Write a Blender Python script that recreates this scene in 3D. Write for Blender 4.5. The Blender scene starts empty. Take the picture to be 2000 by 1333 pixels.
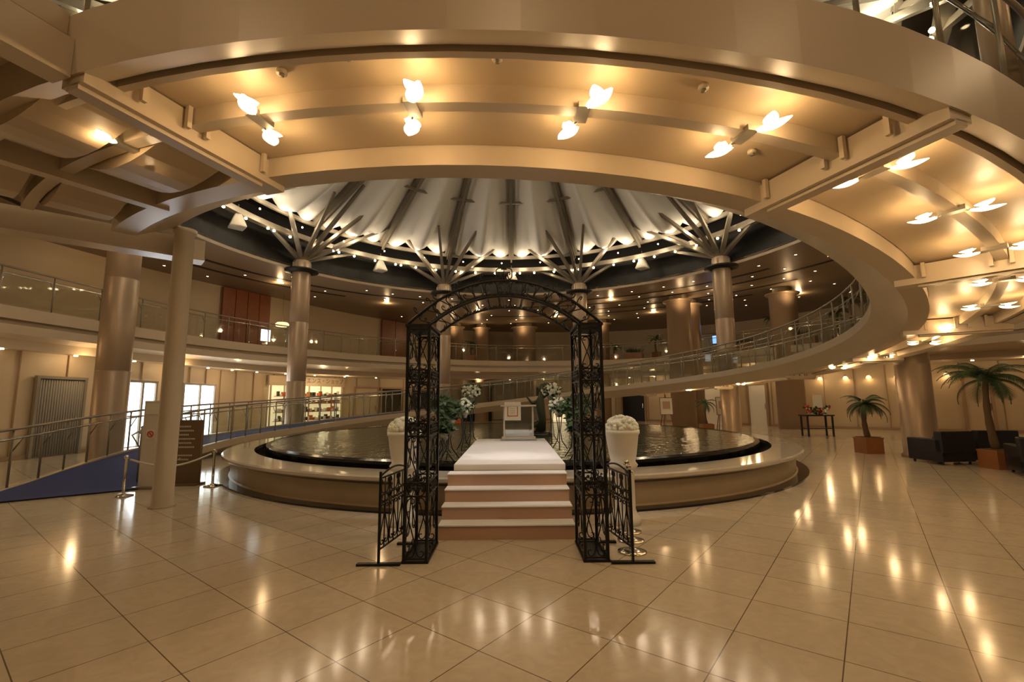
import bpy, math, random
from mathutils import Vector, Matrix
random.seed(7)
pi=math.pi
YC=13.2
def rad(d): return d*pi/180
def P(phi,r,z): return (r*math.sin(rad(phi)), YC+r*math.cos(rad(phi)), z)
def lerp(a,b,t): return a+(b-a)*t
def interp(tab,x):
    if x<=tab[0][0]: return tab[0][1]
    for (a,va),(b,vb) in zip(tab,tab[1:]):
        if x<=b:
            t=(x-a)/(b-a); return va+(vb-va)*t
    return tab[-1][1]
WARM=(1,.665,.335)
# ---------------------------------------------------------------- materials
def mat(name,col,rough=.5,metal=0,emis=None,es=0,noise=0,nscale=3,trans=0,bump=0,bscale=20,spec=.5,alpha=1,coat=0):
    m=bpy.data.materials.new(name); m.use_nodes=True
    nt=m.node_tree; b=nt.nodes['Principled BSDF']
    b.inputs['Base Color'].default_value=(*col,1)
    b.inputs['Roughness'].default_value=rough
    b.inputs['Metallic'].default_value=metal
    b.inputs['Specular IOR Level'].default_value=spec
    b.inputs['Transmission Weight'].default_value=trans
    b.inputs['Coat Weight'].default_value=coat
    b.inputs['Alpha'].default_value=alpha
    if emis: 
        b.inputs['Emission Color'].default_value=(*emis,1); b.inputs['Emission Strength'].default_value=es
    if noise or bump:
        tc=nt.nodes.new('ShaderNodeTexCoord'); n=nt.nodes.new('ShaderNodeTexNoise')
        n.inputs['Scale'].default_value=nscale; n.inputs['Detail'].default_value=4
        nt.links.new(tc.outputs['Object'],n.inputs['Vector'])
        if noise:
            mr=nt.nodes.new('ShaderNodeMix'); mr.data_type='RGBA'
            mr.inputs[6].default_value=(*[c*(1-noise) for c in col],1)
            mr.inputs[7].default_value=(*[min(1,c*(1+noise)) for c in col],1)
            nt.links.new(n.outputs['Fac'],mr.inputs[0]); nt.links.new(mr.outputs[2],b.inputs['Base Color'])
        if bump:
            n2=nt.nodes.new('ShaderNodeTexNoise'); n2.inputs['Scale'].default_value=bscale
            nt.links.new(tc.outputs['Object'],n2.inputs['Vector'])
            bp=nt.nodes.new('ShaderNodeBump'); bp.inputs['Strength'].default_value=bump
            nt.links.new(n2.outputs['Fac'],bp.inputs['Height']); nt.links.new(bp.outputs[0],b.inputs['Normal'])
    return m
def glassmat(name,tint=(.85,.9,.85),fac=.12):
    m=bpy.data.materials.new(name); m.use_nodes=True; nt=m.node_tree
    nt.nodes.clear()
    o=nt.nodes.new('ShaderNodeOutputMaterial'); mx=nt.nodes.new('ShaderNodeMixShader')
    t=nt.nodes.new('ShaderNodeBsdfTransparent'); g=nt.nodes.new('ShaderNodeBsdfGlossy')
    t.inputs[0].default_value=(*tint,1); g.inputs['Roughness'].default_value=.03
    mx.inputs[0].default_value=fac
    nt.links.new(t.outputs[0],mx.inputs[1]); nt.links.new(g.outputs[0],mx.inputs[2]); nt.links.new(mx.outputs[0],o.inputs[0])
    return m
M={}
M['soffit']=mat('soffit_paint',(.45,.35,.23),.45,noise=.04)
M['beam']=mat('beam_paint',(.50,.41,.295),.35,noise=.03)
M['ceil']=mat('ceiling_paint',(.30,.23,.155),.36,noise=.04)
M['slot']=mat('dark_slot',(.02,.015,.01),.6)
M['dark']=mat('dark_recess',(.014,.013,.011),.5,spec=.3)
M['wall']=mat('beige_wall',(.52,.415,.28),.5,noise=.06,nscale=1.2)
M['wood']=mat('redwood_panel',(.22,.065,.02),.35,noise=.25,nscale=5)
M['bronze']=mat('bronze_column',(.37,.27,.185),.38,metal=.3,noise=.05)
M['white']=mat('white_column',(.52,.44,.33),.4)
M['tent']=mat('tent_fabric',(.76,.74,.70),.75)
M['steel']=mat('steel_paint',(.27,.235,.185),.35,metal=.3)
M['chrome']=mat('chrome',(.70,.66,.58),.18,metal=1)
M['iron']=mat('black_iron',(.007,.007,.007),.4,metal=.3)
M['carpet']=mat('blue_carpet',(.035,.05,.18),.95,noise=.3,nscale=40)
M['wcarpet']=mat('white_carpet',(.88,.87,.90),.95,bump=.3,bscale=200)
M['step']=mat('step_riser',(.52,.34,.24),.85,bump=.1,bscale=150)
M['trimm']=mat('door_trim',(.33,.22,.13),.5)
M['rim']=mat('marble_rim',(.58,.53,.45),.10,noise=.12,nscale=8)
M['basin']=mat('stone_basin',(.48,.38,.25),.35,noise=.08,nscale=6)
M['black']=mat('black_stone',(.008,.008,.008),.12)
M['bulb']=mat('bulb',(1,.8,.5),.3,emis=(1,.78,.46),es=30)
M['petal']=mat('lamp_glass',(1,.9,.7),.3,emis=(1,.78,.43),es=7)
M['sconce']=mat('sconce_glass',(1,.9,.7),.3,emis=(1,.68,.32),es=1.6)
M['down']=mat('downlight',(1,.8,.5),.3,emis=(1,.74,.42),es=12)
M['day']=mat('daylight_glass',(1,1,1),.3,emis=(.93,.96,1),es=3)
M['shoplit']=mat('shop_interior_glow',(.8,.7,.5),.5,emis=(1,.8,.45),es=.8,noise=.4)  # emission stands in for the lighting inside the shop
M['orange']=mat('orange_fabric',(.55,.13,.03),.7)
M['leather']=mat('black_leather',(.012,.012,.018),.45)
M['leaf']=mat('leaf',(.03,.065,.018),.5,noise=.4)
M['trunk']=mat('trunk',(.12,.07,.035),.9,bump=.6)
M['planter']=mat('wood_planter',(.30,.12,.045),.4,noise=.2)
M['flower']=mat('white_flower',(.85,.87,.76),.7)
M['plaster']=mat('white_plaster',(.78,.76,.71),.5)
M['signbrown']=mat('sign_brown',(.17,.11,.055),.5)
M['signwhite']=mat('sign_white',(.68,.63,.54),.4)
M['paper']=mat('paper',(.80,.76,.64),.6)
M['red']=mat('sign_red',(.6,.03,.02),.5)
M['green']=mat('exit_green',(.02,.5,.15),.4,emis=(.1,.9,.3),es=1)
M['screen']=mat('blue_screen',(.05,.1,.6),.3,emis=(.2,.4,1),es=2)
M['cool']=mat('white_screen',(1,1,1),.3,emis=(.9,.95,1),es=2.2)
M['curtain']=mat('grey_blind',(.26,.24,.21),.7)
M['glass']=glassmat('clear_glass',(.88,.92,.88),.10)
M['acryl']=glassmat('acrylic',(.86,.92,.90),.3)
M['statue']=mat('bronze_statue',(.05,.06,.04),.4,metal=.5)
def floor_mat():
    m=bpy.data.materials.new('floor_tile'); m.use_nodes=True; nt=m.node_tree; b=nt.nodes['Principled BSDF']
    tc=nt.nodes.new('ShaderNodeTexCoord'); mp=nt.nodes.new('ShaderNodeMapping')
    mp.inputs['Rotation'].default_value=(0,0,rad(37.6)); mp.inputs['Location'].default_value=(.245,.1,0)
    br=nt.nodes.new('ShaderNodeTexBrick'); br.offset=0
    br.inputs['Scale'].default_value=1; br.inputs['Mortar Size'].default_value=.0035
    br.inputs['Mortar Smooth'].default_value=0; br.inputs['Bias'].default_value=0
    br.inputs['Brick Width'].default_value=.585; br.inputs['Row Height'].default_value=.585
    br.inputs['Color1'].default_value=(.72,.63,.49,1); br.inputs['Color2'].default_value=(.67,.585,.455,1)
    br.inputs['Mortar'].default_value=(.18,.13,.085,1)
    n=nt.nodes.new('ShaderNodeTexNoise'); n.inputs['Scale'].default_value=6; n.inputs['Detail'].default_value=9; n.inputs['Distortion'].default_value=1.8
    mr=nt.nodes.new('ShaderNodeMapRange'); mr.inputs['From Min'].default_value=.3; mr.inputs['From Max'].default_value=.7; mr.inputs['To Min'].default_value=.90; mr.inputs['To Max'].default_value=1.04
    mx=nt.nodes.new('ShaderNodeMix'); mx.data_type='RGBA'; mx.blend_type='MULTIPLY'; mx.inputs[0].default_value=1
    nt.links.new(tc.outputs['Object'],mp.inputs[0]); nt.links.new(mp.outputs[0],br.inputs['Vector']); nt.links.new(tc.outputs['Object'],n.inputs['Vector'])
    nt.links.new(n.outputs['Fac'],mr.inputs['Value'])
    nt.links.new(br.outputs['Color'],mx.inputs[6]); nt.links.new(mr.outputs[0],mx.inputs[7]); nt.links.new(mx.outputs[2],b.inputs['Base Color'])
    b.inputs['Roughness'].default_value=.12; b.inputs['Specular IOR Level'].default_value=.55
    return m
M['floor']=floor_mat()
M['water']=mat('pool_water',(.014,.045,.024),.04,spec=.8)
nt=M['water'].node_tree
w=nt.nodes.new('ShaderNodeTexNoise'); w.inputs['Scale'].default_value=6; w.inputs['Detail'].default_value=3
tcw=nt.nodes.new('ShaderNodeTexCoord'); bw=nt.nodes.new('ShaderNodeBump'); bw.inputs['Strength'].default_value=.22; bw.inputs['Distance'].default_value=.15
nt.links.new(tcw.outputs['Object'],w.inputs['Vector']); nt.links.new(w.outputs['Fac'],bw.inputs['Height']); nt.links.new(bw.outputs[0],nt.nodes['Principled BSDF'].inputs['Normal'])
# ---------------------------------------------------------------- mesh builder
class MB:
    def __init__(s): s.v=[];s.f=[];s.mi=[];s.sm=[];s.mats=[]
    def slot(s,m):
        m=M[m]
        if m not in s.mats: s.mats.append(m)
        return s.mats.index(m)
    def add(s,vs,fs,m,smooth=False):
        o=len(s.v); k=s.slot(m)
        s.v+= [tuple(x) for x in vs]
        for f in fs: s.f.append([i+o for i in f]); s.mi.append(k); s.sm.append(smooth)
    def box(s,c,sz,m,rz=0,rx=0):
        R=Matrix.Rotation(rz,3,'Z')@Matrix.Rotation(rx,3,'X'); vs=[]
        for x in(-.5,.5):
            for y in(-.5,.5):
                for z in(-.5,.5): vs.append(Vector(c)+R@Vector((x*sz[0],y*sz[1],z*sz[2])))
        s.add(vs,[(0,1,3,2),(4,6,7,5),(0,4,5,1),(2,3,7,6),(0,2,6,4),(1,5,7,3)],m)
    def beam(s,p0,p1,w,h,m,w1=None,h1=None):
        p0=Vector(p0);p1=Vector(p1);d=(p1-p0).normalized()
        side=d.cross(Vector((0,0,1)))
        if side.length<1e-4: side=Vector((1,0,0))
        side.normalize(); up=side.cross(d).normalized(); vs=[]
        w1=w if w1 is None else w1; h1=h if h1 is None else h1
        for p,ww,hh in((p0,w,h),(p1,w1,h1)):
            for a,b in((-.5,-.5),(.5,-.5),(.5,.5),(-.5,.5)): vs.append(p+side*ww*a+up*hh*b)
        s.add(vs,[(3,2,1,0),(4,5,6,7),(0,1,5,4),(1,2,6,5),(2,3,7,6),(3,0,4,7)],m)
    def tube(s,pts,r,m,n=6,closed=False,radii=None):
        pts=[Vector(p) for p in pts]; N=len(pts); vs=[];fs=[]
        up=None
        for i,p in enumerate(pts):
            if closed: t=pts[(i+1)%N]-pts[i-1]
            else: t=pts[min(i+1,N-1)]-pts[max(i-1,0)]
            t.normalize()
            if up is None:
                up=Vector((0,0,1)) if abs(t.z)<.9 else Vector((1,0,0))
            a=up-t*up.dot(t)
            if a.length<1e-4: a=t.orthogonal()
            a.normalize(); up=a; b=t.cross(a)
            rr=radii[i] if radii else r
            for k in range(n):
                q=2*pi*k/n; vs.append(p+a*math.cos(q)*rr+b*math.sin(q)*rr)
        L=N if closed else N-1
        for i in range(L):
            j=(i+1)%N
            for k in range(n): fs.append((i*n+k,i*n+(k+1)%n,j*n+(k+1)%n,j*n+k))
        if not closed: fs.append(tuple(range(n))[::-1]); fs.append(tuple((N-1)*n+k for k in range(n)))
        s.add(vs,fs,m,True)
    def cyl(s,p0,p1,r,m,n=16,r1=None): s.tube([p0,p1],r,m,n,radii=[r,r if r1 is None else r1])
    def lathe(s,c,prof,m,n=32):
        vs=[];fs=[];K=len(prof)
        for i in range(n):
            q=2*pi*i/n
            for r,z in prof: vs.append((c[0]+r*math.cos(q),c[1]+r*math.sin(q),c[2]+z))
        for i in range(n):
            j=(i+1)%n
            for k in range(K-1): fs.append((i*K+k,j*K+k,j*K+k+1,i*K+k+1))
        s.add(vs,fs,m,True)
    def sphere(s,c,r,m,sc=(1,1,1),n=10,h=7,R=None):
        vs=[];fs=[]
        for j in range(h+1):
            t=pi*j/h
            for i in range(n):
                q=2*pi*i/n; v=Vector((r*sc[0]*math.sin(t)*math.cos(q),r*sc[1]*math.sin(t)*math.sin(q),r*sc[2]*math.cos(t)))
                if R: v=R@v
                vs.append(Vector(c)+v)
        for j in range(h):
            for i in range(n): fs.append((j*n+i,(j+1)*n+i,(j+1)*n+(i+1)%n,j*n+(i+1)%n))
        s.add(vs,fs,m,True)
    def sweep(s,frames,m,closed=True,loop=False,smooth=False):
        N=len(frames);K=len(frames[0]);vs=[p for f in frames for p in f];fs=[]
        for i in range(N if loop else N-1):
            j=(i+1)%N
            for k in range(K if closed else K-1):
                l=(k+1)%K; fs.append((i*K+k,j*K+k,j*K+l,i*K+l))
        if closed and not loop: fs.append(tuple(range(K))); fs.append(tuple((N-1)*K+k for k in range(K))[::-1])
        s.add(vs,fs,m,smooth)
    def arc(s,sec,phis,m,closed=True,loop=False,smooth=False):
        s.sweep([[P(p,r,z) for r,z in (sec(p) if callable(sec) else sec)] for p in phis],m,closed,loop,smooth)
    def build(s,name,parent=None,bevel=0,fixn=True):
        me=bpy.data.meshes.new(name); me.from_pydata(s.v,[],s.f)
        for m in s.mats: me.materials.append(m)
        for p,k,q in zip(me.polygons,s.mi,s.sm): p.material_index=k; p.use_smooth=q
        if fixn:
            import bmesh
            bm=bmesh.new(); bm.from_mesh(me); bmesh.ops.recalc_face_normals(bm,faces=bm.faces); bm.to_mesh(me); bm.free()
        o=bpy.data.objects.new(name,me); bpy.context.collection.objects.link(o)
        if parent: o.parent=parent
        if bevel:
            b=o.modifiers.new('bevel','BEVEL'); b.width=bevel; b.segments=3
        return o
def rng(a,b,st):
    n=max(1,int(round(abs(b-a)/st))); return [a+(b-a)*i/n for i in range(n+1)]
def light(name,loc,power,col=WARM,r=.06,parent=None):
    l=bpy.data.lights.new(name,'POINT'); l.energy=power; l.color=col; l.shadow_soft_size=r
    o=bpy.data.objects.new(name,l); o.location=loc; bpy.context.collection.objects.link(o)
    if parent: o.parent=parent
    return o
def text(name,body,loc,rz,size,m,parent=None,align='CENTER'):
    c=bpy.data.curves.new(name,'FONT'); c.body=body; c.size=size; c.align_x=align; c.align_y='CENTER'; c.extrude=.002
    c.materials.append(M[m]); o=bpy.data.objects.new(name,c); o.location=loc; o.rotation_euler=(pi/2,0,rz)
    bpy.context.collection.objects.link(o)
    if parent: o.parent=parent
    return o
def catmull(pts,n=10):
    out=[];Q=[pts[0]]+pts+[pts[-1]]
    for i in range(1,len(Q)-2):
        for k in range(n):
            t=k/n; r=[]
            for d in(0,1):
                a,b,c,e=Q[i-1][d],Q[i][d],Q[i+1][d],Q[i+2][d]
                r.append(.5*((2*b)+(-a+c)*t+(2*a-5*b+4*c-e)*t*t+(-a+3*b-3*c+e)*t**3))
            out.append(tuple(r))
    out.append(pts[-1]); return out
Bp=catmull([(-13.3,-2),(-12.9,6),(-12.8,11.3),(-11.9,17.7),(-9.9,22),(-6.6,26),(-1,29.5),(6,29.5),(10.5,26.5),(13.2,22.5),(15,19.2),(17,14),(18,8),(18,-2)])
Gp=catmull([(-14.0,-2),(-13.8,6),(-13.5,11.3),(-13.2,17.7),(-12.9,23),(-9.8,29),(-3,34),(5,34),(10,30.5),(13,25.5),(17,21),(22,17.5),(23,10),(23,-2)])
Up=catmull([(-17.5,-2),(-16.7,6),(-16.2,12),(-14.9,18),(-12.8,23),(-9,30),(-3,36),(8,37),(16,33),(20,27),(22.6,21),(23.5,14),(24,8),(24,-2)])
NP=len(Bp)
CZ=6.95; DK=4.0
# ---------------------------------------------------------------- shell
b=MB(); b.add([(-30,-12,0),(30,-12,0),(30,45,0),(-30,45,0)],[(0,1,2,3)],'floor'); b.build('floor',fixn=False)
b=MB(); b.arc([(10.5,CZ),(27,CZ),(27,CZ+.2),(10.5,CZ+.2)],rng(-180,180,3)[:-1],'ceil',loop=True)
for (r,a0,a1) in((12.3,5,62),(13.6,0,75),(12.3,-75,-12),(13.4,-120,-40),(15.2,20,60),(16.6,-5,50)):
    b.arc([(r,CZ-.012),(r+.2,CZ-.012),(r+.2,CZ-.002),(r,CZ-.002)],rng(a0,a1,2),'slot')
b.build('ceiling')
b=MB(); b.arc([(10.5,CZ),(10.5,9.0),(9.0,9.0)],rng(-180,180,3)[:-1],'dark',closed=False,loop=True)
b.arc([(10.42,CZ-.03),(10.6,CZ-.03),(10.6,CZ+.08),(10.42,CZ+.08)],rng(-180,180,3)[:-1],'ceil',loop=True); 
b.arc([(9.5,7.95),(9.75,7.95),(9.75,8.15),(9.5,8.15)],rng(-180,180,3)[:-1],'steel',loop=True)
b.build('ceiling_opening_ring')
b=MB(); fr=[]
for i in range(NP):
    B=Vector(Bp[i]);G=Vector(Gp[i]);U_=Vector(Up[i]); n=(G-B).normalized()
    def q(o,z): p=B+n*o; return (p.x,p.y,z)
    def e(t,z): p=B.lerp(G,t); return (p.x,p.y,z)
    fr.append([(U_.x,U_.y,DK),q(0,DK),q(0,DK-.32),q(.16,DK-.32),q(.16,DK-.42),q(.02,DK-.46),q(.02,DK-.70),e(.45,DK-.80),e(.45,2.95),e(1,2.95)])
b.sweep([f[:2] for f in fr],'ceil',closed=False)
b.sweep([f[1:] for f in fr],'beam',closed=False)
b.build('upper_floor_slab',fixn=False)
b=MB(); b.sweep([[(g[0],g[1],0),(g[0],g[1],2.95)] for g in Gp],'wall',closed=False); 
for i in range(0,NP-1,2):
    g=Gp[i]; d=(Vector(Gp[i+1])-Vector(g)); b.box((g[0]*.998,g[1]-.01,1.48),(.02,.05,2.94),'trimm',math.atan2(d.y,d.x))
b.build('wall_ground',fixn=False)
b=MB(); b.sweep([[(g[0],g[1],DK),(g[0],g[1],CZ)] for g in Up],'wall',closed=False)
b.build('wall_upper',fixn=False)
b=MB()
b.sweep([[(g[0]*.995,g[1]-.03,0),(g[0]*.995,g[1]-.03,.12)] for g in Gp],'trimm',closed=False)
b.build('baseboard_ground',fixn=False)
def railing(name,pts3,spacing,inward,glass=True):
    b=MB()
    top=[Vector(p)+Vector((0,0,1.0)) for p in pts3]
    if glass: b.sweep([[Vector(p)+Vector((0,0,.05)),Vector(p)+Vector((0,0,.88))] for p in pts3],'glass',closed=False)
    b.tube(top,.026,'steel',6)
    mid=[Vector(p)+Vector((n[0],n[1],0))*.14+Vector((0,0,.86)) for p,n in zip(pts3,inward)]
    b.tube(mid,.018,'chrome',5)
    for i in range(0,len(pts3),spacing):
        p=Vector(pts3[i]); n=Vector((*inward[i],0))
        b.tube([p,p+Vector((0,0,.45)),p+Vector((0,0,1.0))],.02,'steel',5)
        b.tube([p+Vector((0,0,.6)),p+n*.14+Vector((0,0,.86))],.012,'steel',4)
    return b.build(name)
pts=[];ns=[]
for i in range(NP):
    B=Vector(Bp[i]);G=Vector(Gp[i]);n=(G-B).normalized(); p=B+n*.06
    pts.append((p.x,p.y,DK)); ns.append((n.x,n.y))
railing('balcony_railing',pts,2,ns)
# ---------------------------------------------------------------- spiral ramp / ring
A0,A1=-127,219.5
UT=[(A0,-.40),(-122,-.36),(-90,-.03),(-66,.16),(-21,.72),(27,1.55),(78,2.15),(132,2.90),(150,3.3),(162,3.57),(180,3.78),(198,3.88),(223,3.95),(240,3.95)]
def U(p):
    s=0
    for k in range(-4,5): s+=interp(UT,p+k*1.5)
    return s/9
def RO(p): return interp([(-127,10.4),(-116,10.0),(-108,9.88),(100,9.88),(140,10.62)],p)
def CH(p): return interp([(-122,0),(-95,.07)],p)
cl=lambda z:max(z,.004)
def rsec(p):
    u=U(p);d=u+.38;ro=RO(p);c=CH(p)
    e=interp([(130,0),(160,.05)],p)
    return [(r,cl(z)) for r,z in [(8.2,d+c),(8.2,d-.12),(8.68,u),(8.95,u),(8.95,u+.22),(ro-.17,u+.22),(ro-.17,u+.04),(ro,u),(ro,d+c+e),(ro-.1,d+c+e),(ro-.1,d),(8.3,d),(8.3,d+c)]]
b=MB(); b.arc(rsec,rng(A0,A1,2.5),'beam')
o_ramp=b.build('spiral_ramp')
b=MB()
ph=rng(A0,160,2.5)
b.arc(lambda p:[(lerp(8.18,8.32,min(1,CH(p)/.07)),cl(U(p)+.38)+.02),(RO(p)-.12,cl(U(p)+.38)+.02)],ph,'carpet',closed=False)
b.build('ramp_carpet',o_ramp,fixn=False)
b=MB()
b.arc(lambda p:[(8.96,cl(U(p)+.205)),(RO(p)-.18,cl(U(p)+.205))],rng(-20,A1,2.5),'soffit',closed=False)
RL=lambda p:interp([(100,9.34),(140,9.78)],p)
def strg(rf,w,z0,a0,a1):
    b.arc(lambda p:[(rf(p)-w/2,U(p)+.21),(rf(p)+w/2,U(p)+.21),(rf(p)+w/2,U(p)+z0),(rf(p)-w/2,U(p)+z0)],rng(a0,a1,2.5),'beam')
strg(RL,.12,.05,0,A1)
strg(lambda p:RO(p)-.25,.06,.03,120,A1)
for p in (0,20,40,60,80,100,120,141,162,197.5):
    u=U(p); b.beam(P(p,8.72,u+.06),P(p,RO(p)-.02,u+.06),.24,.26,'beam')
    b.beam(P(p,8.96,u-.08),P(p,RO(p)-.02,u-.08),.13,.05,'beam')
    for r in (9.05,RL(p)-.09,RL(p)+.09,RO(p)-.38):
        for sgn in(-1,1):
            b.box(P(p+sgn*1.0,r,u+.1),(.04,.04,.2),'beam',rz=-rad(p))
b.build('ramp_underside_beams',o_ramp)
pr=rng(-124,A1,2.2)
def rad_n(p,s): return (s*math.sin(rad(p)),s*math.cos(rad(p)))
r1=railing('ramp_railing_inner',[P(p,8.25,max(0,U(p)+.40)) for p in pr[1:]],2,[rad_n(p,1) for p in pr[1:]]); r1.parent=o_ramp
r2=railing('ramp_railing_outer',[P(p,RO(p)-.05,max(0,U(p)+.40)) for p in pr],2,[rad_n(p,-1) for p in pr]); r2.parent=o_ramp
# left bridge
b=MB()
for a0,a1 in((199,208.5),(210.5,218.5)):
    for r0,r1_,dz in((9.1,9.7,.0),(9.95,10.5,0.0),(11.0,12.3,-.05),(12.5,14.2,-.05)):
        am=(a0+a1)/2
        zf=lambda p:U(p)+.14+dz-.20*math.cos((p-am)/(a1-a0)*pi)
        b.arc(lambda p:[(r0,4.3),(r0,zf(p)),(r1_,zf(p)),(r1_,4.3)],rng(a0,a1,1.2),'soffit')
b.arc([(10.62,4.22),(15,4.22),(15,4.4),(10.62,4.4)],rng(198,219,2.5),'soffit')
e0=Vector((-5.12,7.42,3.99)); e1=Vector((-12.4,.85,3.99))
b.beam(e0,e1,.20,.32,'beam'); b.beam(e0+Vector((0,0,-.17)),e1+Vector((0,0,-.17)),.34,.04,'beam')
b.beam(P(209.5,8.8,4.02),P(209.5,15,4.02),.14,.28,'beam'); b.beam(P(198,10.62,4.0),P(198,15,4.0),.2,.3,'beam')
b.build('bridge_underside_panels')
def leaf_shell(b,c,R,L,W):
    vs=[];fs=[];nu,nv=9,6
    for i in range(nu):
        t=i/(nu-1); w=W*math.sin(pi*(.12+.86*t))**.8
        for j in range(nv):
            q=-1.2+2.4*j/(nv-1)
            vs.append(Vector(c)+R@Vector((L*(t-.4),w*math.sin(q),-.5*W*math.cos(q)*math.sin(pi*(.1+.85*t))+.02)))
    for i in range(nu-1):
        for j in range(nv-1): fs.append((i*nv+j,(i+1)*nv+j,(i+1)*nv+j+1,i*nv+j+1))
    b.add(vs,fs,'petal',True)
def ring_lamp(p):
    u=U(p); b=MB(); r=RL(p)
    R0=Matrix.Rotation(-rad(p),3,'Z')
    for s,ln in((1,.26),(-1,.24)):
        c=Vector(P(p-s*.42,r+s*.21,u+.0))
        leaf_shell(b,c,R0@Matrix.Rotation(pi/2*s+.5,3,'Z'),ln,.07)
        leaf_shell(b,c+Vector((0,0,.05)),R0@Matrix.Rotation(pi/2*s-.5,3,'Z'),ln*.7,.06)
        b.tube([P(p,r,u+.06),c],.012,'chrome',5)
        b.sphere(c+Vector((0,0,.03)),.03,'bulb',n=8,h=6)
    b.box(P(p,r,u+.05),(.1,.22,.05),'steel',rz=-rad(p))
    o=b.build('ceiling_lamp')
    k=2 if p>200 else 1
    light('ceiling_lamp_bulb',P(p-.42,r+.24,u+.0),12.5*k,WARM,.06,o)
    light('ceiling_lamp_bulb',P(p+.42,r-.24,u+.0),12.5*k,WARM,.06,o)
lp=[202,192.6,184.6,176.6,168.4,160,152.2,144.5,137,129,120.5,111,101,90,78,65,51]
for p in lp: ring_lamp(p)
b=MB()
for p,r in((190,10.1),(186.6,10.2),(180.5,10.15),(171.5,10.05),(166,9.4)):
    z=U(p)+.2; c=P(p,r,z); b.cyl(c,(c[0],c[1],z-.03),.04,'white',12); b.cyl((c[0],c[1],z-.03),(c[0],c[1],z-.05),.02,'steel',8)
b.build('smoke_detectors')
# ---------------------------------------------------------------- columns
CP=(-98,-58,-19.5,19.5,58,98)
for p in CP:
    b=MB(); c=P(p,10.3,0)
    b.lathe(c,[(.0,0),(.40,0),(.40,.06),(.36,.1),(.36,2.3),(.35,2.31),(.36,2.33),(.36,4.7),(.35,4.71),(.36,4.73),(.36,6.9),(.34,6.95),(.34,7.3),(.2,7.38),(0,7.38)],'bronze',28)
    b.lathe(c,[(.40,6.80),(.66,6.86),(.66,6.93),(.40,6.93)],'dark',28)
    for k in range(8):
        q=2*pi*k/8; b.box((c[0]+.35*math.cos(q),c[1]+.35*math.sin(q),7.12),(.06,.06,.22),'steel',rz=q)
    b.build('bronze_column')
b=MB(); b.lathe((-5.13,6.97,0),[(0,0),(.17,0),(.17,.02),(.135,.03),(.135,4.12),(.16,4.14),(.16,4.2),(0,4.2)],'white',24); b.build('slim_column')
b=MB(); b.lathe(P(152,10.25,0),[(0,4.0),(.12,4.0),(.12,CZ),(0,CZ)],'bronze',20); b.build('slim_column')
for x,y,r in((8.9,24.2,.62),(9.9,25.3,.55),(13.6,22.7,.62),(.9,33.0,.8),(-4,32.5,.5),(-2.2,33,.5),(6.2,31.5,.5)):
    b=MB(); b.lathe((x,y,0),[(0,0),(r,0),(r,6.55),(r+.1,6.6),(r+.16,6.64),(r+.16,6.68),(0,6.68)],'bronze',28)
    b.lathe((x,y,0),[(r*.7,6.68),(r*.7,CZ)],'ceil',20)
    o=b.build('lobby_column')
    light('column_halo_light',(x-.2,y-r-.35,6.35),16,WARM,.1,o)
# ---------------------------------------------------------------- tent roof
b=MB(); NB=18
AP=13.6
for k in range(NB):
    frames=[]
    for i in range(0,19):
        f=i/18; p=k*20+f*20; row=[]
        for j in range(0,13):
            t=j/12; r=lerp(9.0,.35,t); z=8.85+(AP-8.85)*t
            fold=1-abs(2*f-1)
            z-= .95*fold**.9*math.sin(pi*t**.55)*(1-t)**.3
            z-= .32*abs(math.sin(3*pi*f))*(1-t)**4
            row.append(P(p,r,z))
        frames.append(row)
    b.sweep(frames,'tent',closed=False,smooth=True)
tent=b.build('tent_ceiling',fixn=False)
b=MB()
for k in range(NB):
    p=k*20
    a=Vector(P(p,9.05,8.6)); c=Vector(P(p,.5,AP-.2))
    b.beam(a,c,.26,.30,'steel',.1,.16)
    b.beam(a+Vector((0,0,-.28)),a.lerp(c,.55)+Vector((0,0,-.42)),.08,.10,'steel')
for p in CP+(-138,138,180):
    top=P(p,10.3,7.3)
    for dp,r,z in((0,6.6,9.7),(-10,9.0,8.6),(10,9.0,8.6),(-17,8.2,9.0),(17,8.2,9.0),(-7,7.2,9.2),(7,7.2,9.2),(-13,9.6,8.1),(13,9.6,8.1)):
        b.beam(top,P(p+dp,r,z),.17,.17,'steel',.09,.09)
b.arc([(9.0,8.45),(9.12,8.45),(9.12,8.6),(9.0,8.6)],rng(-180,180,4)[:-1],'steel',loop=True)
b.arc([(6.0,10.0),(6.08,10.0),(6.08,10.1),(6.0,10.1)],rng(-180,180,5)[:-1],'steel',loop=True)
for p in (-78,-39,0,39,78):
    c=P(p,9.62,7.55)
    b.tube([c,(c[0],c[1],8.3)],.02,'steel',4,radii=[.02,.02])
    b.tube([(c[0],c[1],7.45),(c[0],c[1],7.5),(c[0],c[1],8.15)],.1,'signwhite',4,radii=[.32,.34,.03])
o_truss=b.build('roof_truss')
b=MB()
for i in range(60):
    p=i*6+1; b.sphere(P(p,9.45,7.85),.05,'bulb',n=8,h=5)
    if i%3==0: b.sphere(P(p+1.6,9.45,7.85),.05,'bulb',n=8,h=5)
    if i%2: b.sphere(P(p+2,9.2,8.3),.035,'down',n=8,h=5)
o=b.build('string_of_bulbs')
for k in range(NB):
    for f in (3.4,10,16.6):
        light('tent_uplight',P(k*20+f,8.74,8.26),21,(1,.80,.54),.06,o)
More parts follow.
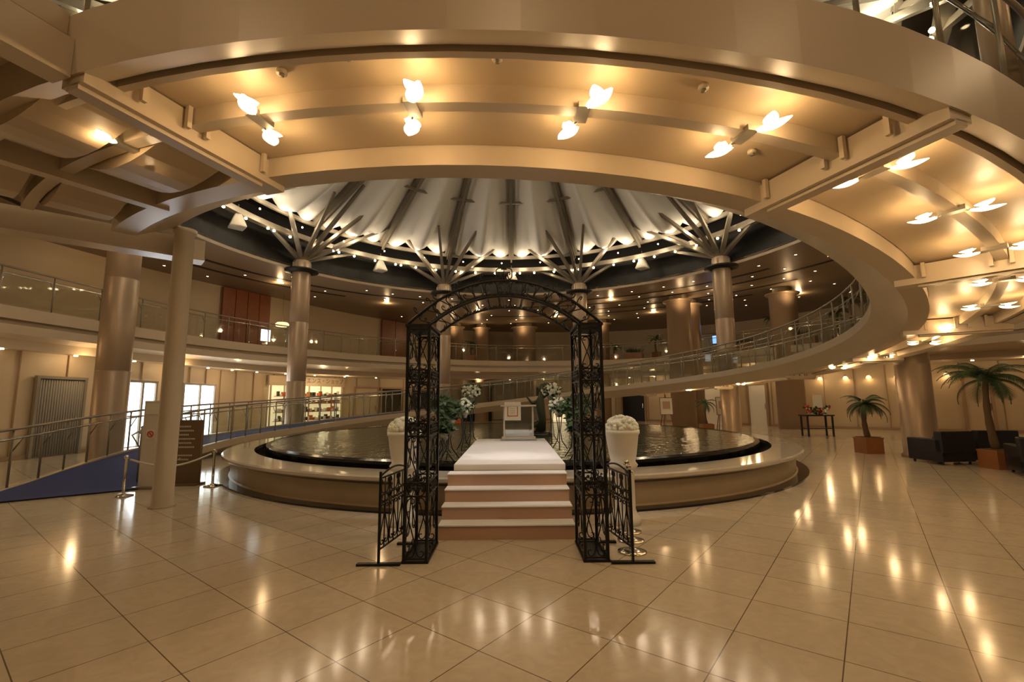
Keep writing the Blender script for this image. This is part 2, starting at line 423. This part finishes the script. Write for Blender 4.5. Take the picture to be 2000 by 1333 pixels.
for p in (176,184,150,210):
    b=MB(); c=Vector(P(p,9.3,8.2)); tgt=Vector((0,8.0 if p in(176,184) else 6.2,.6)); d=(tgt-c).normalized()
    b.cyl(c-d*.25,c,.09,'steel',14); b.cyl(c,c+d*.01,.08,'down',14); b.tube([c-d*.15,Vector((c.x,c.y,8.5))],.015,'steel',5)
    so=b.build('stage_spotlight')
    l=bpy.data.lights.new('stage_spotlight_lamp','SPOT'); l.energy=480; l.color=(1,.90,.82); l.spot_size=rad(22); l.spot_blend=.7; l.shadow_soft_size=.08
    lo=bpy.data.objects.new('stage_spotlight_lamp',l); lo.location=c+d*.03; lo.rotation_euler=d.to_track_quat('-Z','Y').to_euler(); bpy.context.collection.objects.link(lo); lo.parent=so
# ---------------------------------------------------------------- hall downlights, added floor fill
b=MB()
for r in (11.6,13.0,14.6,16.2,17.8,19.4):
    for p in rng(-150,150,8 if r<14 else 6.5):
        if p<-10 and random.random()<.55: continue
        p+=random.uniform(-1.2,1.2)
        x,y,z=P(p+(r*7%3),r,CZ)
        lim=interp([(-180,16),(-90,15.2),(-50,14.5),(-30,18),(0,20),(60,20),(180,20)],p)
        if r>lim: continue
        b.lathe((x,y,CZ),[(.075,0),(.075,-.015),(.05,-.015)],'ceil',10)
        b.cyl((x,y,CZ-.015),(x,y,CZ+.0),.042,'down',8)
o=b.build('downlights')
for p,r in [(-110,13),(-80,13.5),(-55,13),(-30,14),(-8,15),(10,17),(25,13),(30,18),(48,14),(55,18.5),(75,14),(95,13.5),(115,13)]:
    light('hall_downlight_and_fill',P(p,r,CZ-.12),(32 if p<0 else 40),WARM,.1,o)
for p,r in [(-135,13),(140,14),(160,15),(-160,15),(180,14.5),(180,18),(150,19),(-150,19)]:
    light('hall_downlight_and_fill',P(p,r,CZ-.12),(60 if abs(p)<145 else 112),(1,.71,.40),.1,o)  # added lamps out of view, put in to brighten the near floor
b=MB()
cand=[]
for i in range(6,NP-8,3):
    B=Vector(Bp[i]);G=Vector(Gp[i]); m_=B.lerp(G,.75); b.cyl((m_.x,m_.y,2.92),(m_.x,m_.y,2.95),.05,'down',8); cand.append(m_)
o=b.build('soffit_downlights')
for i,m_ in enumerate(cand):
    if i%2==0: 
        v=(Vector((0,YC))-m_).normalized()*.5
        light('soffit_downlight_lamp',(m_.x+v.x,m_.y+v.y,2.8),(18 if m_.x<0 else 16),WARM,.08,o)
# ---------------------------------------------------------------- pool
b=MB()
ph=rng(-180,180,3)[:-1]
b.arc([(6.85,.0),(6.78,.05),(6.78,.34)],ph,'basin',closed=False,loop=True,smooth=False)
b.arc([(6.36,.40),(6.92,.40),(6.95,.42),(6.95,.46),(6.92,.48),(6.36,.48)],ph,'rim',loop=True)
b.arc([(6.78,.34),(6.9,.40)],ph,'black',closed=False,loop=True)
b.arc([(6.78,.001),(7.0,.001),(7.0,.03),(6.78,.03)],ph,'black',loop=True)
b.arc([(6.36,.48),(6.36,.2),(6.14,.2),(6.14,.56),(6.05,.585)],ph,'black',closed=False,loop=True)
b.build('pool_basin',fixn=False)
b=MB(); n=120; b.add([P(360*i/n,6.06,.58) for i in range(n)],[tuple(range(n))[::-1]],'water'); o=b.build('pool_water',fixn=False)
# ---------------------------------------------------------------- runway + steps
XC=-.075
b=MB(); W=1.48
ys=[5.22,5.45,5.68,5.91,6.15]
for i in range(4):
    h=.145*(i+1)
    b.box((XC,(ys[i]+6.2)/2,h-.0725),(W,6.2-ys[i],.145),'step')
    b.box((XC,(ys[i]+ys[i+1])/2-.01,h+.006),(W+.01,.25,.012),'wcarpet')
b.build('carpeted_steps')
b=MB()
b.box((XC+.03,8.2,.62),(1.46,4.0,.06),'plaster'); b.box((XC+.03,8.2,.658),(1.46,4.0,.015),'wcarpet')
b.build('wedding_runway')
b=MB(); ly=9.85; lx=.12
b.box((lx,ly,.69),(.75,.42,.04),'acryl')
for x in(-.3,.3):
    for y in(-.12,.12): b.box((lx+x,ly+y,1.02),(.03,.03,.66),'signwhite')
b.box((lx,ly,1.38),(.74,.4,.03),'signwhite'); b.box((lx,ly-.1,1.05),(.56,.015,.6),'acryl'); b.box((lx,ly,.72),(.7,.36,.02),'signwhite')
b.box((lx-.12,ly-.17,1.27),(.34,.01,.38),'paper'); b.box((lx-.12,ly-.177,1.27),(.22,.004,.22),'orange'); b.box((lx-.12,ly-.181,1.27),(.18,.004,.18),'paper')
for k in range(4): b.box((lx-.12,ly-.184,1.32-.035*k),(.12,.003,.008),'trimm')
b.build('acrylic_lectern')
b=MB(); sx,sy=.72,12.2
b.lathe((sx,sy,.5),[(0,0),(.3,0),(.3,.12),(.2,.2),(0,.2)],'black',18)
b.tube([(sx,sy,.68),(sx+.04,sy,1.0),(sx-.02,sy,1.35),(sx+.03,sy,1.6),(sx+.05,sy,1.72)],.1,'statue',10,radii=[.14,.12,.15,.07,.05])
b.sphere((sx+.06,sy,1.82),.09,'statue',(1,1,1.2))
b.tube([(sx,sy,1.5),(sx+.2,sy,1.65),(sx+.32,sy,1.95)],.04,'statue',8,radii=[.05,.04,.025]); b.tube([(sx,sy,1.5),(sx-.2,sy,1.4),(sx-.36,sy,1.6)],.04,'statue',8,radii=[.05,.04,.025])
b.tube([(sx-.05,sy,.9),(sx-.25,sy,.8),(sx-.3,sy,.68)],.05,'statue',8,radii=[.09,.06,.04])
b.build('bronze_sculpture')
# ---------------------------------------------------------------- wrought iron arch
def scroll(kind,n=44):
    def half(sg,ev):
        x=y=0;th=0;out=[(0,0)];N=n//2
        for i in range(N):
            s=(i+.5)/N; k=(22*s**3)*(1 if ev else sg)
            ds=1/N*sg
            th+=k*ds
            x+=math.cos(th)*ds;y+=math.sin(th)*ds; out.append((x,y))
        return out
    a=half(1,kind=='C');c=half(-1,kind=='C')
    pts=c[::-1]+a[1:]
    if kind=='S':
        ang=math.atan2(pts[-1][1]-pts[0][1],pts[-1][0]-pts[0][0]); ca,sa=math.cos(-ang),math.sin(-ang)
        pts=[(p[0]*ca-p[1]*sa,p[0]*sa+p[1]*ca) for p in pts]
    xs=[p[0] for p in pts]; ys=[p[1] for p in pts]
    X0,X1,Y0,Y1=min(xs),max(xs),min(ys),max(ys)
    return [((p[0]-X0)/(X1-X0)-.5,(p[1]-Y0)/(Y1-Y0)-.5) for p in pts]
SC={'S':scroll('S'),'C':scroll('C')}
def put(b,kind,fn,cu,cv,w,h,flip=1,vert=True,r=.0062):
    pts=[]
    for a,c in SC[kind]:
        if vert: u,v=c*w*flip,a*h
        else: u,v=a*w,c*h*flip
        pts.append(fn(cu+u,cv+v))
    b.tube(pts,r,'iron',5)
b=MB()
YF,YB=4.51,5.08
def facexz(y): return lambda u,v:(u,y,v)
def faceyz(x): return lambda u,v:(x,u,v)
zi=[.04,.60,.72,1.16,1.28,1.68,1.80,2.2]
for s in(-1,1):
    xo=XC+s*.95; xi=XC+s*.74
    for x in(xo,xi):
        for y in(YF,YB): b.box((x,y,1.12),(.028,.028,2.24),'iron')
    b.box(((xo+xi)/2,(YF+YB)/2,.012),(.25,.61,.024),'iron')
    for z in zi:
        for y in(YF,YB): b.box(((xo+xi)/2,y,z),(.21,.014,.014),'iron')
        for x in(xo,xi): b.box((x,(YF+YB)/2,z),(.014,.57,.014),'iron')
    for a,c in zip(zi,zi[1:]):
        zc=(a+c)/2;h=c-a; ym=(YF+YB)/2
        if h>.3:
            for y in(YF,YB):
                f=facexz(y)
                put(b,'S',f,(xo+xi)/2-.048,zc,.085,h*.95,1); put(b,'S',f,(xo+xi)/2+.048,zc,.085,h*.95,-1)
            for x in(xo,xi):
                f=faceyz(x)
                for q in(-1,1):
                    put(b,'S',f,ym+q*.13,zc,.2,h*.95,q)
                    put(b,'C',f,ym+q*.13,zc+h*.0,.10,h*.4,q)
        else:
            for y in(YF,YB):
                f=facexz(y); put(b,'C',f,(xo+xi)/2,zc,.17,h*.9,1,False)
                for k in range(5): b.sphere(((xo+xi)/2+(k-2)*.032,y,zc+.02*(k%2)),.019,'iron',n=6,h=4)
            for x in(xo,xi):
                f=faceyz(x)
                for k in range(3): put(b,'C',f,YF+.1+k*.19,zc,.17,h*.9,1 if k%2 else -1,False)
                for k in range(9): b.sphere((x,ym+(k-4)*.04,zc+.03*(k%2)-.01),.022,'iron',n=6,h=4)
    b.box(((xo+xi)/2,(YF+YB)/2,2.24),(.26,.62,.025),'iron')
def arcpt(t,half,z0,rise):
    return half*t, z0+rise*(1-abs(t)**2.1)
OA=(.96,2.25,.44); IA=(.74,2.24,.29)
for y in(YF,YB):
    ts=[-1+2*i/48 for i in range(49)]
    b.tube([(XC+arcpt(t,*OA)[0],y,arcpt(t,*OA)[1]) for t in ts],.015,'iron',6)
    b.tube([(XC+arcpt(t,*IA)[0],y,arcpt(t,*IA)[1]) for t in ts],.014,'iron',6)
    for k in range(13):
        t=-.88+1.76*k/12
        xo,zo=arcpt(t,*OA); xi,z_i=arcpt(t,*IA)
        x=(xo+xi)/2;z=(zo+z_i)/2; hh=math.hypot(xo-xi,zo-z_i)*.92
        ang=math.atan2(zo-z_i,xo-xi)
        f=lambda u,v,x=x,z=z,ang=ang:(XC+x+u*math.sin(ang)+v*math.cos(ang),y,z-u*math.cos(ang)+v*math.sin(ang))
        put(b,'C',f,-.03,0,.055,hh,1); put(b,'C',f,.03,0,.055,hh,-1)
    for s in(-1,1):
        for t,w,h in((.14,.2,.08),(.36,.24,.07),(.62,.24,.07),(.84,.18,.10)):
            x,z=arcpt(s*t,*OA); sl=math.atan2(arcpt(s*t+.02,*OA)[1]-arcpt(s*t-.02,*OA)[1],.04*.96)
            f=lambda u,v,x=x,z=z,sl=sl:(XC+x+u*math.cos(sl)-v*math.sin(sl),y,z+.045+u*math.sin(sl)+v*math.cos(sl))
            put(b,'C',f,0,0,w,h,1,False)
    put(b,'C',facexz(y),XC-.04,2.76,.08,.12,1); put(b,'C',facexz(y),XC+.04,2.76,.08,.12,-1)
    b.tube([(XC,y,2.68),(XC,y,2.86)],.01,'iron',5,radii=[.012,.002])
for k in range(9):
    t=-1+2*k/8
    x,z=arcpt(t,*OA); b.beam((XC+x,YF,z),(XC+x,YB,z),.012,.012,'iron')
    x,z=arcpt(t,*IA); b.beam((XC+x,YF,z),(XC+x,YB,z),.012,.012,'iron')
b.build('wrought_iron_arch')
for s in(-1,1):
    b=MB()
    p0=Vector((XC+s*1.17,4.46,0)); p1=Vector((XC+s*1.07,5.08,0))
    def f(u,v): q=p0.lerp(p1,u); return (q.x,q.y,v)
    b.box(f(0,.42),(.022,.022,.84),'iron'); b.box(f(0,.012),(.4,.05,.02),'iron'); b.box(f(1,.42),(.022,.022,.84),'iron'); b.box(f(1,.012),(.16,.05,.02),'iron')
    for z in(.14,.55,.62,.78): b.beam(f(0,z),f(1,z),.014,.014,'iron')
    for k in range(1,6): b.tube([f(k/6,.14),f(k/6,.78)],.006,'iron',5)
    for k in range(3):
        for q in(-1,1): put(b,'S',f,(k+.5)/3+q*.075,.35,.13,.36,q)
        put(b,'C',f,(k+.5)/3,.70,.28,.13,1,False)
        put(b,'C',f,(k+.5)/3,.585,.25,.05,1,False)
    b.tube([f(u/12,.80+.05*math.sin(pi*u/12)) for u in range(13)],.01,'iron',5)
    b.build('wrought_iron_fence_panel')
for x,y in((-1.36,5.9),(1.36,5.85)):
    b=MB(); b.lathe((x,y,0.0),[(0,0),(.19,0),(.19,.08),(.15,.12),(.13,.18),(.13,.62),(.16,.66),(.18,.70),(.15,.74),(.17,.84),(.20,1.06),(.215,1.08),(.215,1.12),(0,1.12)],'plaster',24)
    for i in range(110):
        t=math.acos(1-random.random()); q=random.random()*2*pi
        b.sphere((x+.19*math.sin(t)*math.cos(q),y+.19*math.sin(t)*math.sin(q),1.13+.15*math.cos(t)),.03,'flower',n=6,h=4)
    b.sphere((x,y,1.12),.18,'plaster',(1,1,.85)); b.build('flower_pedestal')
def floral(x,y,h,r,white=True):
    b=MB(); z0=.60
    for k in range(3):
        q=2*pi*k/3+.4
        b.tube([(x+.16*math.cos(q),y+.16*math.sin(q),z0-.0),(x+.05*math.cos(q),y+.05*math.sin(q),z0+.15),(x+.02*math.cos(q),y+.02*math.sin(q),z0+h*.5),(x+.07*math.cos(q),y+.07*math.sin(q),z0+h)],.009,'iron',5)
    b.lathe((x,y,z0+h-.08),[(0,0),(.05,0),(.1,.1)],'steel',12)
    for i in range(190):
        t=math.acos(1-2*random.random()); q=random.random()*2*pi; rr=r*random.uniform(.5,1.1)
        c=Vector((x+rr*math.sin(t)*math.cos(q),y+rr*math.sin(t)*math.sin(q),z0+h+r*.8+rr*math.cos(t)*.8))
        if white and random.random()<.5: b.sphere(c,.03,'flower',n=6,h=4)
        else:
            d=Vector((random.uniform(-1,1),random.uniform(-1,1),random.uniform(-.8,.6))).normalized()*.11; e_=d.orthogonal().normalized()*.028
            b.add([c-d*.2,c+d*.4+e_,c+d,c+d*.4-e_],[(0,1,2,3)],'leaf')
    b.build('floral_stand',fixn=False)
cx=XC+.05
for s in(-1,1):
    floral(cx+s*.98,7.4,.58,.2,False); floral(cx+s*.88,8.6,.66,.17,True); floral(cx+s*.84,9.75,.95,.18,True); floral(cx+s*1.0,6.95,.4,.13,False)
    floral(cx+s*1.2,8.1,.62,.24,False)
def stanchion(x,y,h=.95):
    b=MB(); b.lathe((x,y,0),[(0,0),(.14,0),(.14,.012),(.05,.035),(.02,.05),(.02,h-.06),(.035,h-.05),(.035,h-.02),(.02,h),(0,h)],'chrome',20); return b.build('stanchion_post')
stanchion(1.17,4.78,.8); stanchion(1.25,5.15,.8); stanchion(1.31,5.48,.8)
stanchion(-5.45,8.6,.65); stanchion(-6.35,7.75,.65)
b=MB()
b.tube([(lerp(-5.48,-6.32,t/10),lerp(8.57,7.78,t/10),.58-.16*math.sin(pi*t/10)) for t in range(11)],.016,'signwhite',6); b.build('barrier_rope')
# ---------------------------------------------------------------- signs left
b=MB(); b.box((-6.05,8.75,.60),(.52,.06,1.16),'signbrown'); b.box((-6.05,8.75,.015),(.56,.3,.03),'signbrown')
for i in range(9):
    wd=[.2,.26,.16,.3,.22,.28,.18,.25,.2][i]; z=1.06-.075*i
    if i==6: continue
    k=-.14
    while k<-.14+wd: b.box((-6.05+k,8.717,z),(.02,.003,.028),'signwhite'); k+=.03
b.box((-6.10,8.717,.47),(.12,.003,.012),'signwhite')
b.add([(-6.2,8.716,.47),(-6.15,8.716,.50),(-6.15,8.716,.44)],[(0,1,2)],'signwhite')
b.build('directional_sign')
b=MB(); b.box((-6.5,8.45,.79),(.30,.08,1.5),'signwhite'); b.box((-6.5,8.45,.02),(.36,.3,.04),'steel')
b.box((-6.5,8.405,1.40),(.24,.006,.2),'paper')
cx,cz=-6.5,.95
b.tube([(cx+.05*math.cos(q*pi/10),8.40,cz+.05*math.sin(q*pi/10)) for q in range(20)],.008,'red',5,closed=True)
b.beam((cx-.035,8.40,cz+.035),(cx+.035,8.40,cz-.035),.012,.012,'red'); b.box((cx,8.407,cz),(.16,.004,.16),'paper')
b.build('no_entry_sign_stand')
# ---------------------------------------------------------------- wall features
def onpath(path,xy):
    for a,c in zip(path,path[1:]):
        ra=a[0]/max(a[1],.1); rc=c[0]/max(c[1],.1)
        if a[1]>1 and (ra-xy)*(rc-xy)<=0:
            t=(xy-ra)/(rc-ra+1e-9); p=Vector(a).lerp(Vector(c),t); d=(Vector(c)-Vector(a)).normalized(); return p,d
def wallbox(path,xy0,xy1,inset):
    p,d=onpath(path,xy0); q,e_=onpath(path,xy1); d=(q-p); L=d.length; d.normalize(); n=Vector((d.y,-d.x)); 
    m_=(p+q)/2
    if (Vector((0,YC))-m_).dot(n)<0: n=-n
    m_=m_+n*inset; return m_,d,n,L,math.atan2(d.y,d.x)
X=lambda px:(px-1000)/900/1.008
k=1
for a,c,mm in((60,155,'curtain'),(240,296,'day'),(350,412,'day')):
    m_,d,n,L,az=wallbox(Gp,X(a),X(c),.05); b=MB()
    b.box((m_.x,m_.y,1.12),(L,.05,2.2),mm,az)
    for t in(-.5,0,.5) if mm=='day' else (-.5,.5):
        q=m_+d*L*t+n*.05; b.box((q.x,q.y,1.13),(.08,.08,2.26),'steel',az)
    q=m_+n*.05; b.box((q.x,q.y,2.26),(L+.1,.09,.08),'steel',az)
    if mm=='curtain':
        N=int(L/.07)
        for i in range(N): q=m_+d*L*((i+.5)/N-.5)+n*.03; b.cyl((q.x,q.y,.03),(q.x,q.y,2.2),.03,'curtain',8)
    else:
        for t in(-.25,.25): q=m_+d*L*t+n*.05; b.box((q.x,q.y,1.05),(L*.5,.05,.05),'steel',az)
    wo=b.build('window_%d'%k); k+=1
    if mm=='day':
        q=m_+n*.4; l=bpy.data.lights.new('window_daylight','AREA'); l.energy=60; l.shape='RECTANGLE'; l.size=L; l.size_y=2.0; l.color=(.9,.95,1)
        lo=bpy.data.objects.new('window_daylight',l); lo.location=(q.x,q.y,1.2); bpy.context.collection.objects.link(lo); lo.parent=wo
        lo.rotation_euler=Vector((n.x,n.y,-.15)).to_track_quat('-Z','Y').to_euler()
m_,d,n,L,az=wallbox(Gp,X(522),X(662),.06); b=MB()
b.box((m_.x,m_.y,1.25),(L,.05,2.5),'shoplit',az)
for i in range(7):
    q=m_+d*L*(i/6-.5)+n*.12; b.box((q.x,q.y,1.25),(.06,.06,2.5),'beam',az)
q=m_+n*.1; b.box((q.x,q.y,2.62),(L+.3,.12,.5),'wall',az)
for sh in(.5,.95,1.4,1.8):
    q=m_+n*.2; b.box((q.x,q.y,sh),(L*.9,.3,.03),'planter',az)
    for i in range(26):
        q=m_+d*L*.88*((i+random.random()*.5)/26-.5)+n*.22; hh=random.uniform(.1,.3)
        b.box((q.x,q.y,sh+hh/2),(random.uniform(.08,.2),.12,hh),random.choice(['planter','flower','paper','leaf','paper','leather','wood','basin','orange']),az)
o=b.build('gift_shop_front'); q=m_+n*.18+d*L*.12
fz=az if n.dot(Vector((math.sin(az),-math.cos(az))))>0 else az+pi
text('shop_name','アンビエンス・ショップ',(q.x,q.y,2.66),fz,.33,'signbrown',o)
q=m_+n*1.2; light('shop_lamp',(q.x,q.y,2.3),40,(1,.80,.48),.1,o)
for a,c,mm,hh in((690,735,'wall',2.3),(742,782,'dark',2.3),(800,850,'dark',2.2),(890,960,'dark',2.4),(1010,1060,'dark',2.4),(1075,1110,'shoplit',2.0),(1215,1260,'dark',2.3),(1375,1428,'plaster',2.4),(1462,1498,'plaster',2.2),(1880,1935,'wall',2.4)):
    m_,d,n,L,az=wallbox(Gp,X(a),X(c),.06); b=MB()
    b.box((m_.x,m_.y,hh/2),(L,.06,hh),mm,az)
    for t in(-.5,.5): q=m_+d*L*t+n*.02; b.box((q.x,q.y,hh/2),(.1,.12,hh),'trimm',az)
    q=m_+n*.02; b.box((q.x,q.y,hh+.05),(L+.1,.12,.1),'trimm',az)
    q=m_+n*.05+d*L*.4; b.box((q.x,q.y,1.05),(.03,.05,.3),'chrome',az)
    b.build('door_%d'%k); k+=1
for a,z in((865,2.65),(1445,2.65)):
    m_,d,n,L,az=wallbox(Gp,X(a-8),X(a+8),.15); b=MB(); b.box((m_.x,m_.y,z),(.45,.06,.2),'green',az); b.box((m_.x+.0,m_.y,z),(.49,.05,.24),'steel',az); b.build('exit_sign')
for px in (1540,1605,1655,1700,1755,1850,1320):
    m_,d,n,L,az=wallbox(Gp,X(px-5),X(px+5),.12); b=MB()
    b.lathe((m_.x,m_.y,2.35),[(.03,.15),(.09,.08),(.11,0)],'sconce',12); b.box((m_.x,m_.y,2.52),(.08,.1,.06),'chrome',az); o=b.build('wall_sconce')
    q=m_+n*.1; light('wall_sconce_bulb',(q.x,q.y,2.36),3.5,WARM,.05,o)
for i,(a,c) in enumerate(((415,512),(738,790))):
    m_,d,n,L,az=wallbox(Up,X(a),X(c),.12); b=MB()
    N=4 if i==0 else 2
    for j in range(N): 
        q=m_+d*L*((j+.5)/N-.5); b.box((q.x,q.y,5.46),(L/N-.03,.12,2.9),'wood',az)
    b.build('trim_%d'%(i+1))
m_,d,n,L,az=wallbox(Up,X(508),X(528),.9); b=MB(); b.lathe((m_.x,m_.y,5.3),[(0,0),(.28,.02),(.34,.12),(.25,.22),(0,.24)],'sconce',18); b.cyl((m_.x,m_.y,5.54),(m_.x,m_.y,CZ),.012,'steel',5)
b.build('pendant_lamp')
m_,d,n,L,az=wallbox(Bp,X(510),X(532),-.4); b=MB(); b.box((m_.x,m_.y,4.5),(.42,.06,.52),'cool',az); b.box((m_.x,m_.y,4.12),(.08,.08,.24),'steel',az); b.build('lit_notice_panel')
m_,d,n,L,az=wallbox(Bp,X(1380),X(1403),-1.0); b=MB(); b.box((m_.x,m_.y,4.9),(.62,.07,.5),'screen',az); b.box((m_.x,m_.y,4.9),(.7,.05,.58),'leather',az); b.box((m_.x,m_.y,4.32),(.08,.08,.64),'leather',az); b.build('television_screen')
# ---------------------------------------------------------------- furniture
def armchair(x,y,rz,w=.85):
    b=MB(); R=Matrix.Rotation(rz,3,'Z')
    def bx(c,s): v=R@Vector(c); b.box((x+v.x,y+v.y,v.z),s,'leather',rz)
    bx((0,0,.22),(w,.8,.30)); bx((0,-.03,.40),(w-.3,.62,.12)); bx((0,.33,.50),(w,.18,.46))
    bx((-w/2+.08,0,.35),(.16,.8,.42)); bx((w/2-.08,0,.35),(.16,.8,.42))
    for sx in(-1,1):
        for sy in(-1,1): bx((sx*(w/2-.08),sy*.32,.04),(.05,.05,.08))
    return b.build('armchair',bevel=.05)
armchair(9.72,10.72,pi+.1,.82); armchair(10.85,10.85,pi-.15,.82); armchair(10.0,8.9,2.6,.85)
def palm(x,y,z0,h,L=1.0,nf=16,pl=.5,name='potted_palm'):
    b=MB(); 
    if pl: 
        b.box((x,y,z0+pl/2),(pl*1.15,pl*1.15,pl),'planter'); b.box((x,y,z0+pl),(pl*1.2,pl*1.2,.04),'planter'); b.box((x,y,z0+pl+.02),(pl,pl,.03),'trunk')
    top=Vector((x+.08-.12*h*.5,y,z0+h)); N=8
    b.tube([Vector((x,y,z0+pl)).lerp(top,i/N)+Vector((-.06*math.sin(pi*i/N),0,0)) for i in range(N+1)],.06,'trunk',8,radii=[.07-.03*i/N+(.008 if i%2 else 0) for i in range(N+1)])
    for k in range(nf):
        az=2*pi*k/nf*1.0+random.uniform(-.2,.2)+k; el=random.uniform(-.1,1.2); l=L*random.uniform(.8,1.1)
        p=top.copy(); pts=[p.copy()]; e_=el
        S=10
        for i in range(S):
            p=p+Vector((math.cos(az)*math.cos(e_),math.sin(az)*math.cos(e_),math.sin(e_)))*l/S; e_-=.19; pts.append(p.copy())
        b.tube(pts,.007,'leaf',4)
        for i in range(1,S+1):
            t=(pts[i]-pts[i-1]).normalized(); side=t.cross(Vector((0,0,1))).normalized()
            for fr_ in (0,.33,.66):
                base=pts[i-1].lerp(pts[i],fr_)
                ll=l*.30*math.sin(pi*min(1,(i+fr_)/S*.85+.12))
                for s in(-1,1):
                    tip=base+side*s*ll*.75+t*ll*.6+Vector((0,0,-ll*.35)); wv=t*.009*(1+L*.3)
                    b.add([base-wv,base+wv,tip],[(0,1,2)],'leaf')
    b.build(name,fixn=False)
palm(9.6,12.7,0,1.30,.72,22,.40)
palm(10.1,9.85,0,1.85,.95,28,.36)
palm(8.2,19.8,0,1.3,.6,12,.4)
palm(-5.2,24.5,0,1.2,.6,12,.4)
def bpos(px,off):
    m_,d,n,L,az=wallbox(Bp,X(px-4),X(px+4),-off); return m_,az,n
for px,h,off in ((1275,1.3,.95),(1500,1.6,.95),(1650,2.0,1.2),(1615,1.5,1.6),(1690,1.8,1.5),(930,1.2,.95),(1200,1.0,.95)):
    m_,az,n=bpos(px,off); palm(m_.x,m_.y,DK,h,.72,14,.4)
for px in(1238,1450,1570):
    m_,az,n=bpos(px,.45); b=MB(); b.box((m_.x,m_.y,DK+.2),(1.1,.3,.4),'planter',az)
    for i in range(120):
        c=Vector((m_.x,m_.y,DK+.42))+Matrix.Rotation(az,3,'Z')@Vector((random.uniform(-.5,.5),random.uniform(-.13,.13),0)); d_=Vector((random.uniform(-.5,.5),random.uniform(-.5,.5),1)).normalized()*random.uniform(.15,.4); e_=d_.orthogonal().normalized()*.03
        b.add([c,c+d_*.5+e_,c+d_,c+d_*.5-e_],[(0,1,2,3)],'leaf')
    b.build('planter_box',fixn=False)
m_,d,n,L,az=wallbox(Up,X(1355),X(1410),.1); b=MB(); b.box((m_.x,m_.y,5.6),(L,.05,1.2),'paper',az); b.box((m_.x,m_.y,5.6),(L+.15,.04,1.35),'wood',az); b.build('wall_picture')
for px,yy in((680,25.5),(705,25.8),(860,27),(885,27.2),(835,26.8)):
    x=(px-1000)/900/1.015*yy; b=MB(); b.lathe((x,yy,0),[(0,0),(.36,0),(.4,.05),(.4,.38),(.34,.44),(0,.45)],'orange',16); b.build('pouf_seat')
b=MB(); tx,ty=11.9,18.3
b.box((tx,ty,.80),(1.1,.5,.05),'leather')
for sx in(-1,1):
    for sy in(-1,1): b.box((tx+sx*.48,ty+sy*.2,.39),(.05,.05,.78),'leather')
b.box((tx,ty,.3),(1.0,.42,.03),'leather')
for i in range(60): b.sphere((tx+random.uniform(-.45,.45),ty+random.uniform(-.18,.18),.86+random.random()*.3),.05,random.choice(['orange','flower','leaf','red','leaf','leaf']),n=6,h=4)
b.box((tx+.1,ty,1.35),(.35,.03,.5),'paper'); b.cyl((tx+.1,ty,.82),(tx+.1,ty,1.1),.02,'steel')
b.build('display_table')
for px,yy in((1410,21),(1300,22)):
    x=(px-1000)/900/1.015*yy; b=MB()
    for s in(-1,1): b.tube([(x+s*.35,yy-.15,0),(x,yy,1.7)],.02,'wood',6)
    b.tube([(x,yy+.4,0),(x,yy,1.7)],.02,'wood',6); b.box((x,yy-.12,1.15),(.55,.03,.75),'paper',rx=-.08); b.box((x,yy-.11,1.15),(.6,.02,.8),'wood',rx=-.08); b.box((x,yy-.14,1.2),(.35,.01,.35),'step',rx=-.08)
    b.build('poster_easel')
# ---------------------------------------------------------------- world, camera
wd=bpy.data.worlds.new('world'); bpy.context.scene.world=wd; wd.use_nodes=True
wd.node_tree.nodes['Background'].inputs[0].default_value=(1,.68,.38,1); wd.node_tree.nodes['Background'].inputs[1].default_value=.045
cam=bpy.data.cameras.new('camera'); cam.lens=16.2; cam.sensor_width=36; cam.clip_start=.05
co=bpy.data.objects.new('camera',cam); bpy.context.collection.objects.link(co)
co.matrix_world=Matrix.Translation((0,0,1.5))@Matrix.Rotation(rad(97.3),4,'X')@Matrix.Rotation(rad(-.5),4,'Z')
bpy.context.scene.camera=co
sc=bpy.context.scene
sc.view_settings.view_transform='Standard'
